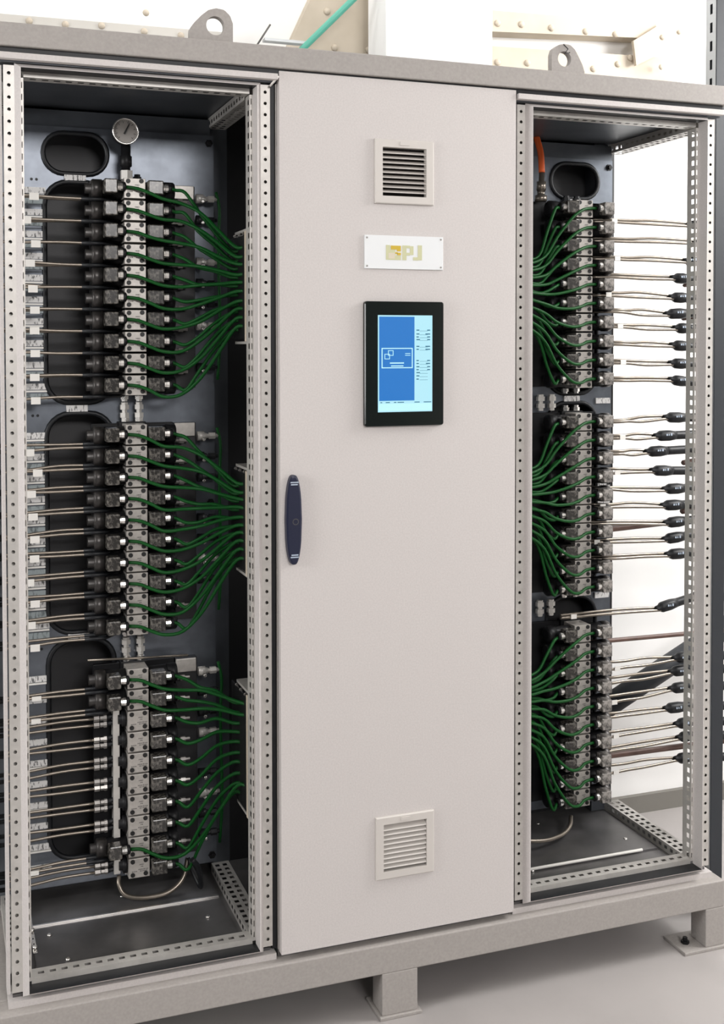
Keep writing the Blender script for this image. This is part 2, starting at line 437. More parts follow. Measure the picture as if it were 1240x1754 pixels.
# touch panel
t = T('touch_panel', (902, -1, 1201), 'black framed touch screen showing a blue page on the grey door', 'screen')
bz = MB(); ol = []
for (cx, cz, a0) in ((996, 1484, 0), (809, 1484, 90), (809, 1207, 180), (996, 1207, 270)):
    for k in range(5):
        a = math.radians(a0+k*22.5); ol.append((cx+6*math.cos(a), cz+6*math.sin(a)))
t.part('bezel', extr(bz, ol, -11, -.3, .02), 'bezel')
sx0, sx1, sz0, sz1 = 835, 972, 1234, 1458
U = lambda px: sx0+(px-644)/93*(sx1-sx0); V = lambda py: sz1-(py-541)/163*(sz1-sz0)
def R(mb, a, b, c_, d_, lev=0): return mb.box(U(a), U(b), -11.6-lev, -10.8, V(d_), V(c_))
t.part('display', R(MB(), 644, 737, 541, 704), 'scr_light')
dp = t.part('window_pane', R(MB(), 646, 706, 543.5, 685, .3), 'scr_blue', label='blue field of the display')
ln = MB()
R(ln, 650, 703, 596, 597.6, .6); R(ln, 650, 703, 628.6, 630.2, .6); R(ln, 650, 651.6, 596, 630, .6); R(ln, 701.4, 703, 596, 630, .6)
R(ln, 664, 688, 620.5, 622.5, .6); R(ln, 666, 687, 625.5, 627.2, .6); R(ln, 690, 699, 605, 606, .6); R(ln, 690, 699, 608, 609, .6)
for (a, b) in ((655, 606), (661, 600)):
    R(ln, a, a+9, b, b+1, .6); R(ln, a, a+9, b+8, b+9, .6); R(ln, a, a+1, b, b+9, .6); R(ln, a+8, a+9, b, b+9, .6)
t.part('screen_outline', ln, 'scr_line')
def TX(a, b, c_, d_, l): t.part('text_line', R(MB(), a, b, c_, d_, l), 'scr_mid')
for y in (566, 572.5, 577.5, 582, 593.5, 598.5, 617.5, 622.5, 628, 633, 638, 643.5, 649):
    k = random.choice((4, 5, 6)); TX(709.5, 709.5+k, y-.9, y+.9, .4)
    if y < 634: TX(730-random.choice((2, 4, 5)), 733, y-.9, y+.9, .4)
    TX(715, 729, y+1.2, y+1.7, .3)
for a, b in ((648, 651), (657, 664), (671, 675), (677, 688), (706, 715), (722, 735)): TX(a, b, 687.2, 688.6, .4)
t.part('status_bar', R(MB(), 645.5, 736, 690, 702, .3), 'scr_line')

# ================================================================ lifting frame on top, base frame below
t = T('lifting_frame', (900, 20, 1997), 'grey steel lifting beam along the cabinet top with two eyes', 'frame')
t.part('beam', MB().box(-14, 1814, -8, 60, 2004.5, 2053), 'frame_paint', bevel=2.5)
t.part('rear_beam', MB().box(-14, 1814, 430, 498, 2004.5, 2053), 'frame_paint', bevel=2.5)
for x in (20, 600, 1200, 1780): t.part('spacer', MB().box(x-15, x+15, 24, 490, 1992.2, 2004.5), 'black')
for xa, xb, za in ((2, 602, 1992.7), (603, 1197, 2000.3), (1198, 1798, 1992.7)): t.part('gap_shade_strip', MB().box(xa, xb, 3, 19, za, 2004.4), 'rubber')  # black strips set in the open gap, standing in for its shade
def eye(outline, hole, hr):
    # rounded lifting eye, the outline seen square on, with a round hole
    n = 48; y0, y1 = 14, 32
    P = [at(u, v, y0) for u, v in outline]; c_ = at(*hole, y0); Q = [(p.x-c_.x, p.z-c_.z) for p in P]
    inn, outl = [], []
    for i in range(n):
        a = 2*math.pi*(i+.5)/n; dx, dz = math.cos(a), math.sin(a); best = None
        for j in range(len(Q)):
            (x1, z1), (x2, z2) = Q[j], Q[(j+1) % len(Q)]
            den = dx*(z2-z1)-dz*(x2-x1)
            if abs(den) < 1e-9: continue
            tt = (x1*(z2-z1)-z1*(x2-x1))/den; uu = (x1*dz-z1*dx)/den
            if tt > 0 and -1e-6 <= uu <= 1+1e-6: best = tt if best is None else max(best, tt)
        inn.append((c_.x+hr*dx, c_.z+hr*dz)); outl.append((c_.x+dx*best, c_.z+dz*best))
    vs = [(x, y, z) for y in (y0, y1) for L in (inn, outl) for x, z in L]; fs = []
    for i in range(n):
        j = (i+1) % n
        fs += [(i, j, n+j, n+i), (2*n+i, 3*n+i, 3*n+j, 2*n+j), (i, 2*n+i, 2*n+j, j), (n+i, n+j, 3*n+j, 3*n+i)]
    return MB().add(vs, fs)
t.part('lifting_eye', eye([(325, 74), (325, 50), (331, 40), (345, 26), (357, 17), (370, 14), (384, 17), (394, 27), (399, 41), (399, 78)], (369, 44), 20.5), 'frame_paint')
t.part('lifting_eye', eye([(945, 128), (945, 93), (948, 83), (956, 77), (966, 75), (977, 77), (985, 85), (992, 99), (998, 112), (1003, 130)], (967, 101), 18.5), 'frame_paint')
t.part('tie_wire', MB().tube([at(965, 76, 10), at(973, 84, 8), at(967, 92, 9), at(976, 90, 10)], 1.4, 6), 'black')

t = T('base_frame', (900, 250, -195), 'grey welded steel base frame carrying the cabinet on short legs', 'frame')
def bx(*a): return MB().box(*a)
t.part('front_beam', bx(-16, 1816, -8, 54, -87, -17), 'frame_paint', bevel=3)
t.part('rear_beam', bx(-16, 1816, 436, 498, -87, -17), 'frame_paint', bevel=3)
t.part('rear_shade_sheet', bx(50, 1440, 494, 500, -188, -88), 'back_sheet')  # added dark sheet, blocks light from behind and darkens the underside
for x in (-16, 861, 1754): t.part('side_beam', bx(x, x+62, 54, 436, -87, -17), 'frame_paint', bevel=3)
for (x0, x1) in ((-16, 46), (847, 937), (1758, 1816)):
    for (y0, y1) in ((-8, 54), (436, 498)):
        t.part('leg', bx(x0, x1, y0, y1, -187, -86.5), 'frame_paint', bevel=2)
for (x0, x1) in ((-20, 110), (840, 946), (1690, 1820)):
    for (y0, y1) in ((-14, 80), (410, 504)):
        t.part('foot_plate', bx(x0, x1, y0, y1, -195, -187), 'frame_paint', bevel=1.5)
for (x, y) in ((86, 30), (1722, 30), (1722, 455)):
    t.part('anchor_bolt', MB().lathe((x, y, -187), (0, 0, 1), [(0, 11), (7, 11), (7, 6), (16, 6)], 6, False), 'black')
one('cable_conduit', MB().cyl((-10, 240, -120), (845, 240, -120), 16, 12), 'teal', (400, 240, -120), 'grey green conduit hung under the cabinet left of the middle leg', 'pipe')

# ================================================================ mounting plates
def plate(name, x0, x1, hx0, hx1, y, label):
    t = T(name, ((x0+x1)/2, y, 45), label, 'panel')
    z0, z1 = 45, 1925
    holes = [(hx0+1, hx1-6, 1811, 1910, 48), (hx0+3, hx1+3, 1248, 1791, 58), (hx0+3, hx1+3, 677, 1222, 58), (hx0+3, hx1+3, 111, 658, 58)]
    if x0 > 1000: holes = [(1540, 1696, 1811, 1910, 48)]+[(1532, 1694, a, b, 58) for a, b in ((1248, 1791), (677, 1222), (111, 658))]
    ca, cb = min(h[0] for h in holes)-6, max(h[1] for h in holes)+6
    mb = MB(); P = lambda x, z: (x, y, z)
    def rect(a, b, c_, d_): mb.quad(P(a, c_), P(b, c_), P(b, d_), P(a, d_))
    rect(x0, ca, z0, z1); rect(cb, x1, z0, z1)
    hs = sorted(holes, key=lambda h: h[2]); zc = z0; trims = []
    for (a, b, c_, d_, r) in hs:
        rect(ca, cb, zc, c_-4); C0, C1 = c_-4, d_+4
        cor = [(b, d_, 0), (a, d_, 90), (a, c_, 180), (b, c_, 270)]; arcs = []
        for (xx, zz, a0) in cor:
            cx = xx-r if xx == b else xx+r; cz = zz-r if zz == d_ else zz+r
            arcs.append([(cx+r*math.cos(math.radians(a0+k*15)), cz+r*math.sin(math.radians(a0+k*15))) for k in range(7)])
        K = [(cb, C1), (ca, C1), (ca, C0), (cb, C0)]
        for i in range(4):
            for k in range(6): mb.add([P(*arcs[i][k]), P(*arcs[i][k+1]), P(*K[i])], [(0, 1, 2)])
            j = (i+1) % 4
            mb.quad(P(*arcs[i][6]), P(*arcs[j][0]), P(*K[j]), P(*K[i]))
        trims.append([(x, y-1, z) for A in arcs for x, z in A]); zc = C1
    rect(ca, cb, zc, z1)
    # folded rims, so the sheet has depth
    for (a, b) in ((x0, x0), (x1, x1)): mb.quad((a, y, z0), (a, y+18, z0), (a, y+18, z1), (a, y, z1))
    mb.quad((x0, y, z0), (x1, y, z0), (x1, y+18, z0), (x0, y+18, z0)); mb.quad((x0, y, z1), (x1, y, z1), (x1, y+18, z1), (x0, y+18, z1))
    t.part('sheet', mb, 'galv')
    for tr in trims: t.part('edge_trim', MB().tube(tr, 6.5, 6, closed=True), 'rubber')
    for xx in (x0+14, x1-12):
        for zz in (1905, 985, 64): t.part('mounting_bolt', MB().lathe((xx, y, zz), (0, -1, 0), [(0, 10), (3, 10), (3, 6), (9, 6)], 6, False), 'black')
    for zz in (1801, 1235, 668):
        t.part('label_plate', MB().box((hx0+hx1)/2-30, (hx0+hx1)/2+22, y-6, y-.3, zz-9, zz+7), 'label')
    return t
PL = plate('mounting_plate', 50, 551, 125, 287, 410, 'galvanised mounting plate with rounded cut-outs in the left cabinet bay')
PR = plate('mounting_plate', 1250, 1745, 1535, 1692, 420, 'galvanised mounting plate at the back of the right cabinet bay')
ROWS = [[1770-53.1*i for i in range(10)], [1172-52*i for i in range(10)], [572-52.3*i for i in range(10)]]
lab1 = lab2 = None
for b in range(3):
    for i, z in enumerate(ROWS[b]):
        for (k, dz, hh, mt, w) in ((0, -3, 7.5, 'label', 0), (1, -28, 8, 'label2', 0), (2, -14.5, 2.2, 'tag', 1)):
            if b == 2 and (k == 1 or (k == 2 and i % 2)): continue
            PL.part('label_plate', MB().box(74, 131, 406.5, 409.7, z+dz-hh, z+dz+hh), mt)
for z in (1226, 979, 925, 655, 440, 330):
    PR.part('label_plate', MB().box(1690, 1738, 414, 419.7, z-8, z+8), 'label')
for (x, z) in ((98, 1794), (110, 1794), (96, 1262), (108, 1262), (96, 1218), (108, 1218), (100, 690), (112, 690), (98, 642), (112, 642)):
    PL.part('screw', MB().lathe((x, 410, z), (0, -1, 0), [(0, 3.6), (1.5, 3.2)], 8), 'rubber')

# ================================================================ manifolds and valves
def manifold(x, y, b, side):
    z1, z0 = ROWS[b][0]+28, ROWS[b][-1]-28
    t = T('valve_manifold', (x, y, z0), 'dark manifold bar behind the %s valve bank of the %s bay' % (BANK[b], side), 'manifold')
    t.part('manifold_body', MB().box(x-34, x+34, y-32, y-(.2 if side == 'left' else 8.5), z0, z1), 'black', bevel=2)
    xa, xb = (x-100, x+104) if side == 'left' else (x-195, x+78)
    t.part('black_backing', MB().box(xa, xb, y-21, y-8.5, z0+6, z1-4), 'black', bevel=1)  # wide black plate behind the coils and the gaps between rows
    for dx in (-16, 18):
        f = MB().lathe((x+dx, y-20, z1), (0, 0, 1), [(0, 11), (10, 11), (10, 8), (16, 8)], 6, False)
        t.part('end_fitting', f, 'chrome' if b else 'rubber')
    for dx in (-18, 18):
        f = MB().lathe((x+dx, y-20, z0), (0, 0, -1), [(0, 11), (9, 11), (9, 8), (14, 8)], 6, False)
        t.part('end_fitting', f, 'chrome')
    return t
XL, XR, YL, YR = 334, 1595, 410, 420
for b in range(3): manifold(XL, YL, b, 'left'); manifold(XR, YR, b, 'right')

def valve(name, s, left=True, dim=False):
    # local: block centre x, plate plane y, row z.  s = +1: plug cables leave to the right
    t = T(name, (0, 0, 0), 'x', 'valve', 'solenoid valves in rows')
    bk = MB().box(-26, 26, -90, -32, -24, 24)
    t.part('valve_block', bk, 'block', bevel=.8)
    for (x, z) in ((-16, 17), (16, 18), (-16, -16), (16, -15)):
        t.part('bolt', MB().lathe((x, -89.6, z), (0, -1, 0), [(0, 5.7), (2.2, 5.7), (2.2, 3.4)], 10, False), 'bolt')
    mk = MB(); rnd = random.Random(3)
    for (z, a, b_) in ((8, 0, 12), (3, 4, 10), (-4, -2, 20), (-8, 2, 20), (-8, -18, -8)):
        x = a
        while x < b_:
            w = rnd.choice((1.2, 2, 2.6)); mk.quad((x, -90.25, z-1.2), (x+w, -90.25, z-1.2), (x+w, -90.25, z+1.2), (x, -90.25, z+1.2)); x += w+1.1
    t.part('etched_mark', mk, 'mark')
    for side in (-1, 1):
        if side == -1 and not left:
            t.part('end_cap', MB().lathe((-26, -61, 0), (-1, 0, 0), [(0, 20), (10, 20), (12, 13), (20, 12)], 12), 'black')
            continue
        co = MB().lathe((side*26, -60, -1), (side, 0, 0), [(0, 21), (48, 21.5), (50, 22)], 14)
        t.part('solenoid_coil', co, 'black')
        cap = MB().lathe((side*76, -60, -1), (side, 0, 0), [(0, 23.2), (22, 23.2), (25, 21), (26, 12)]+([(40, 12.5)] if s > 0 > side else []), 18)
        t.part('knurled_cap', cap, 'cap_black' if side*s < 0 else 'black')
        # plug box in front of the coil, cable exit towards s
        if side*s < 0: x0, x1 = side*(60 if s > 0 else 68)-16, side*(60 if s > 0 else 68)+16
        else: x0, x1 = side*48-19, side*48+19
        zc = 1.5
        pg = MB().box(x0, x1, -112, -80, zc-17, zc+17)
        plug = t.part('plug', pg, 'plug_pale' if s < 0 and side > 0 else 'plug', bevel=3)
        ex = x1 if s > 0 else x0
        nut = MB().lathe((ex, -99, zc), (s, 0, 0), [(0, 9.5), (4, 9.5), (4.5, 10.5), (12, 10.5), (13, 9)], 10, False)
        t.part('plug_nut', nut, 'chrome', plug)
        gl = MB().lathe((ex+13*s, -99, zc), (s, 0, 0), [(0, 11.5), (6, 11.5), (8, 8)], 12)
        t.part('cable_gland', gl, 'black', plug)
    return t
VA = valve('solenoid_valve', 1); VB = valve('solenoid_valve', 1, left=False); VC = valve('solenoid_valve', -1)
used = set()
def put(proto, loc, label):
    if proto.e.name not in used:
        used.add(proto.e.name); proto.e.location = W(*loc); proto.e['label'] = label; return
    copy_thing(proto.e, loc, label)
SINGLE = (2, 3, 4, 5, 6, 7, 9)
for b in range(3):
    for i, z in enumerate(ROWS[b]):
        p = VB if (b == 2 and i in SINGLE) else VA
        put(p, (XL, YL-0.0, z), 'grey solenoid valve, %s from the top of the left bay\'s %s bank' % (ORD[i], BANK[b]))
        dy = 26 if (b == 1 and i in (4, 5)) or (b == 2 and i in (4, 7, 9)) else 0
        put(VC, (XR, YR-2, z), 'grey solenoid valve, %s from the top of the right bay\'s %s bank' % (ORD[i], BANK[b]))

# ================================================================ junction boxes
BOX = [(1404, 1646), (861, 1093), (296, 571)]
for b, (z0, z1) in enumerate(BOX):
    for sd in (0, 1):
        xa, xb = (546, 588) if sd == 0 else (1212, 1246)
        t = T('junction_box', ((xa+xb)/2, 110, z0), 'cable junction box beside the %s valve bank of the %s bay' % (BANK[b], ('left', 'right')[sd]), 'box')
        t.part('box_body', MB().box(xa+3, xb, 92, 240, z0, z1), 'black', bevel=2)
        t.part('box_flange', MB().box(xa, xb, 80, 92, z0-6, z1+6), 'cream_steel', bevel=1)
        t.part('bracket', MB().box(xa+6, xb, 80, 200, z1+6, z1+12).box(xa+6, xb, 80, 200, z0-12, z0-6), 'rail')
        for q in range(3): t.part('screw', MB().lathe((xa+(3 if sd == 0 else 31), 110+40*q, z1+2), (0, -1, 0), [(0, 4), (3, 4)], 8), 'chrome')

# ================================================================ green cables
for b in range(3):
    z0, z1 = BOX[b]
    for i, z in enumerate(ROWS[b]):
        ze = z1-26-(z1-z0-52)*i/9
        j = lambda a: random.uniform(-a, a)
        if not (b == 2 and i in SINGLE):
            sag = 24+j(4); e2 = max(min(z-26, ze+110), ze-90)
            pts = [(XL-23, 311, z+1.5), (XL+5, 309, z-2), (XL+30, 297, z-12), (XL+62, 287, z-sag), (XL+105, 280, z-sag-2+j(3)+(ze-z+sag)*.05), (XL+145, 250, z-sag+(ze-z+sag)*.28), (XL+178, 200, z-sag+(ze-z+sag)*.66), (XL+205, 140, ze+j(3)), (562, 112, ze)]
            one('green_cable', MB().tube(smooth_path(pts, 4), 4.3, 7), 'green', pts[0], 'green cable from the left plug of the %s valve, left bay\'s %s bank' % (ORD[i], BANK[b]), 'cable', 'green cables of the left bay')
        pts = [(XL+48+19+20, 311, z+1.5), (XL+98, 308, z-2), (XL+118, 296, z-9+j(3)), (XL+145, 276, z-12+(ze-z)*.3+j(5)), (XL+176, 235, z-6+(ze-z)*.68), (XL+204, 175, ze-8+j(3)), (562, 158, ze-6)]
        one('green_cable', MB().tube(smooth_path(pts, 4), 4.3, 7), 'green', pts[0], 'green cable from the right plug of the %s valve, left bay\'s %s bank' % (ORD[i], BANK[b]), 'cable', 'green cables of the left bay')
        # right bay
        ze = z1-40-(z1-z0-80)*i/9; zm = (z0+z1)/2; dz = zm+(z-zm)*.36
        pts = [(XR+31, 319, z+1.5), (XR+2, 316, z-1), (XR-26, 303, z-9), (XR-62, 294, z-17+(dz-z)*.10), (XR-110, 290, z-20+(dz-z)*.42), (XR-150, 285, z-14+(dz-z)*.8), (XR-215, 262, dz-6), (1290, 215, ze), (1242, 170, ze)]
        one('green_cable', MB().tube(smooth_path(pts, 4), 4.3, 7), 'green', pts[0], 'green cable from the right plug of the %s valve, right bay\'s %s bank' % (ORD[i], BANK[b]), 'cable', 'green cables of the right bay')
        pts = [(XR-46-16-20, 319, z+1.5), (XR-90, 316, z-2), (XR-108, 306, z-9), (XR-135, 300, z-14+(dz-z)*.35), (XR-165, 294, z-10+(dz-z)*.82), (XR-225, 272, dz+4), (1300, 235, ze+4), (1242, 205, ze)]
        one('green_cable', MB().tube(smooth_path(pts, 4), 4.3, 7), 'green', pts[0], 'green cable from the left plug of the %s valve, right bay\'s %s bank' % (ORD[i], BANK[b]), 'cable', 'green cables of the right bay')

# ================================================================ steel tubes of the left bay
for b in range(3):
    for i, z in enumerate(ROWS[b]):
        single = b == 2 and i in SINGLE
        for k in range(2):
            up = k == 0
            if single: zz = z+(6 if up else -10); yy = 352
            elif b == 0: zz = z-27.2+(0 if up else -.4); yy = 341 if up else 352
            else: zz = z-25.5+(3.8 if up else -4.2); yy = 347 if up else 340
            zl = zz+random.uniform(-5, 5)-(3 if b else 0)
            xe = 236 if single else 228
            pts = [(-190, yy, zl-4), (-60, yy, zl-1), (60, yy, zl), (150, yy, zz+random.uniform(-1, 1)), (xe, yy, zz)]
            t = T('steel_tube', (100, yy, zz), '%s steel tube of the pair under the %s valve of the left bay\'s %s bank' % (('upper', 'lower')[k], ORD[i], BANK[b]), 'tube', 'steel tubes of the left bay')
            t.part('tube', MB().tube(smooth_path(pts, 4), 3.7, 8), 'steel')
            t.part('outer_sleeve', MB().tube([(-190, yy, zl-4.2), (-60, yy, zl-1.2), (24, yy, zl)], 5.4, 8), 'rubber')
            if single:
                t.part('fitting', MB().lathe((xe-6, yy, zz), (1, 0, 0), [(0, 7.5), (13, 7.5)], 6, False).lathe((xe+9, yy, zz), (1, 0, 0), [(0, 6), (9, 6), (9, 8), (16, 8)], 6, False), 'chrome' if (i*2+k) % 5 == 1 else 'fitting')
                t.part('port_end', MB().cyl((xe+24, yy, zz), (XL-33, yy+20, zz), 6, 8), 'rubber')
            else:
                t.part('sleeve', MB().tube([(xe-20, yy, zz), (xe+30, yy, zz), (XL-30, 383+11*k, zz)], 4.6, 8), 'rubber')
            if k == (1 if b else 0):
                x = 88+random.uniform(-9, 14)
                g = MB().box(x-11, x+11, yy-6, yy-4.2, zl-12 if b < 2 else zl-6, zl+5)
                if not single: t.part('tag', g, 'tag')
# fitting strip left of the single-solenoid valves
t = T('port_block', (284, 372, 90), 'grey port strip left of the lower valve bank, left bay', 'manifold')
t.part('strip', MB().box(276, 292, 346, 376, ROWS[2][9]-20, ROWS[2][2]+26), 'rail', bevel=1)

# ================================================================ second manifolds of the left bay (check valves)
for b in range(3):
    z1, z0 = ROWS[b][0]+22-(0 if b else 2), ROWS[b][-1]-10
    t = T('check_valve_manifold', (468, 410, z0), 'grey manifold of check valves beside the %s bank of the left bay' % BANK[b], 'manifold')
    t.part('manifold_body', MB().box(440, 496, 384, 409.8, z0, z1), 'back_sheet', bevel=1.5)
    t.part('cover_plate', MB().box(440, 492, 376, 383.8, z1-34, z1), 'block', bevel=1.5)
    for i, z in enumerate(ROWS[b]):
        zz = z-22
        if zz < z0+8: continue
        f = MB().lathe((448, 366, zz), (1, 0, 0), [(-16, 4), (0, 4), (0, 7), (12, 7), (12, 4), (24, 4)], 6, False)
        t.part('hex_fitting', f, 'chrome' if i % 4 == 1 else 'fitting')
        if (i*7+b*3) % 5 < 4:
            v = MB().lathe((496, 372, zz+10), (1, 0, 0), [(0, 12), (18, 12), (18, 8), (24, 8)], 8)
            v.lathe((520, 372, zz+10), (1, 0, 0), [(0, 6), (6, 6), (6, 9), (22, 9), (24, 5), (30, 5)], 6, False)
            t.part('check_valve', v, 'rubber' if i % 3 else 'rail')
            k = MB().lathe((510, 360, zz+2), (0, -1, 0), [(0, 5), (6, 5), (8, 3)], 8)
            t.part('adjuster_screw', k, 'chrome')
    one('hose_line', MB().tube(smooth_path([(548, 372, z1-14), (556, 368, z1-60), (552, 366, z1-160), (556, 368, z0+140), (550, 372, z0+20)], 6), 4, 8), 'green', (552, 368, z0), 'green line running down behind the check valves, left bay\'s %s bank' % BANK[b], 'hose')

# ================================================================ pressure gauge
t = T('pressure_gauge', (315, 340, 1796), 'round pressure gauge with steel rim above the left bay\'s valves', 'gauge')
gx, gz = 315, 1909
t.part('case', MB().lathe((gx, 372, gz), (0, -1, 0), [(0, 26), (10, 30), (36, 30)], 28), 'rubber')
rim = MB(); n = 40
rim.tube([(gx+30.5*math.cos(2*math.pi*i/n), 333.5, gz+30.5*math.sin(2*math.pi*i/n)) for i in range(n)], 2.2, 8, closed=True)
t.part('rim', rim, 'chrome')
dl = t.part('dial', MB().lathe((gx, 335.9, gz), (0, -1, 0), [(0, 29.5), (1.5, 29.5)], 32), 'dial')
tk = MB()
for i in range(28):
    a = math.radians(-45+270*i/27); r0 = 20 if i % 3 == 0 else 23
    p, q = Vector((math.cos(a), 0, math.sin(a))), Vector((-math.sin(a), 0, math.cos(a)))
    C = Vector((gx, 334.1, gz)); w = .9 if i % 3 == 0 else .5
    tk.quad(C+p*r0+q*w, C+p*26+q*w, C+p*26-q*w, C+p*r0-q*w)
t.part('scale_mark', tk, 'mark', dl)
a = math.radians(64); p, q = Vector((math.cos(a), 0, math.sin(a))), Vector((-math.sin(a), 0, math.cos(a))); C = Vector((gx, 333.2, gz))
t.part('needle', MB().add([C-p*8+q*2.6, C-p*8-q*2.6, C+p*22-q*.8, C+p*22+q*.8], [(0, 1, 2, 3)]), 'bolt', dl)
stt = MB().lathe((gx+4, 360, 1880), (0, 0, -1), [(0, 12), (26, 12), (28, 15), (52, 15), (54, 11), (62, 11)], 10)
t.part('stem', stt, 'black')
t.part('hex_nut', MB().lathe((gx+6, 364, 1818), (0, 0, -1), [(0, 16), (22, 16)], 6, False), 'rail')

# coupling with orange hose, right bay
t = T('quick_coupling', (1470, 380, 1800), 'brass quick coupling with orange hose, upper left of the right bay', 'coupling')
p0 = at(926, 345, 380); p1 = at(928, 296, 380); p2 = at(926, 262, 390); p3 = at(918, 232, 405)
t.part('coupling_body', MB().lathe(p0, p1-p0, [(0, 17), (16, 17), (16, 11), (30, 11), (30, 13), (55, 13), (55, 8), ((p1-p0).length, 8)], 12), 'steel')
t.part('hose', MB().tube(smooth_path([p1, p2, p3], 5), 9, 10), 'orange', label='orange hose')

pp = [at(150, 1131, 372), at(240, 1127, 378), at(322, 1122, 374)]
one('thin_tube', MB().tube(pp, 3, 8), 'steel', pp[0], 'thin bright tube crossing above the lower valve bank of the left bay', 'tube')
# fittings hung between the banks, and loops of tube under the lowest bank
for (sd, X, Y) in (('left', XL, YL), ('right', XR-80, YR)):
    for k, b in enumerate((0, 1)):
        zt = ROWS[b][-1]-44
        t = T('link_fitting', (X, Y-20, zt-46), 'pair of hex unions linking the %s and %s banks, %s bay' % (BANK[b], BANK[b+1], sd), 'fitting')
        for dx in (-18, 18):
            t.part('union', MB().lathe((X+dx, Y-22, zt), (0, 0, -1), [(0, 9), (6, 9), (6, 12), (18, 12), (18, 7), (26, 7), (26, 12), (38, 12), (38, 8), (46, 8)], 6, False), 'rail')
lp = [(XL-42, 372, ROWS[2][9]-36), (XL-44, 360, 48), (XL-30, 346, 26), (XL+10, 330, 20), (XL+70, 322, 27), (XL+110, 330, 52), (XL+128, 352, 92)]
one('tube_loop', MB().tube(smooth_path(lp, 6), 5.6, 10), 'steel', lp[3], 'bent steel tube looping under the lowest valve of the left bay', 'tube')
a0 = [at(880, 1440, 262), at(930, 1440, 262), at(962, 1430, 285), at(976, 1415, 310), at(978, 1398, 340)]
one('tube_loop', MB().tube(smooth_path(a0, 6), 5.6, 10), 'steel', a0[1], 'bent steel tube looping under the lowest valve of the right bay', 'tube')
one('drain_hose', MB().tube(smooth_path([(XL+128, 352, 92), (XL+140, 330, 60), (XL+150, 300, 40), (XL+138, 270, 100), (XL+120, 262, 130)], 5), 6.5, 8), 'rubber', (XL+140, 310, 40), 'black hose bent beside the lowest valve of the left bay', 'hose')

# ================================================================ right bay: tube pairs into black boots
# photo rows: (u0, v upper, v lower), boot start (u, v), boot end v
RT = [[((1040, 376, 380), (1176, 385), 385, 0), ((1040, 408, 413), (1188, 415), 417, 0), ((1045, 440, 444), (1172, 447), 448, 1), ((1048, 470, 475), (1150, 476), 478, 1), ((1030, 500, 506), (1147, 509), 511, 1), ((1050, 530, 534), (1140, 538), 536, 1), ((1050, 556, 560), (1154, 562), 563, 1), ((1055, 586, 590), (1149, 591), 594, 1), ((1055, 617, 622), (1147, 622), 624, 1), ((1055, 647, 652), (1147, 650), 656, 1)],
      [((1054, 720, 723), (1138, 715), 715, 1), ((1054, 746, 751), (1121, 747), 744, 1), ((1054, 773, 778), (1106, 774), 769, 1), ((1045, 803, 811), (1115, 806), 806, 1), ((1020, 835, 838), (1136, 838), 835, 1), ((1020, 864, 869), (1133, 866), 863, 1), ((1002, 894, 898), (1138, 896), 890, 1), ((1010, 926, 930), (1136, 924), 915, 1), ((1048, 952, 957), (1141, 950), 946, 1), ((970, 1053, 1058), (1124, 1043), 1022, 1)],
      [((1045, 1134, 1147), (1153, 1128), 1122, 1), ((1043, 1161, 1171), (1147, 1151), 1145, 1), ((1040, 1193, 1205), (1147, 1180), 1174, 1), ((1045, 1222, 1229), (1138, 1214), 1208, 1), ((1043, 1254, 1263), (1156, 1241), 1235, 1), ((1028, 1283, 1290), (1160, 1264), 1259, 1), ((1043, 1311, 1325), (1156, 1300), 1296, 1)]]
rr = random.Random(5)
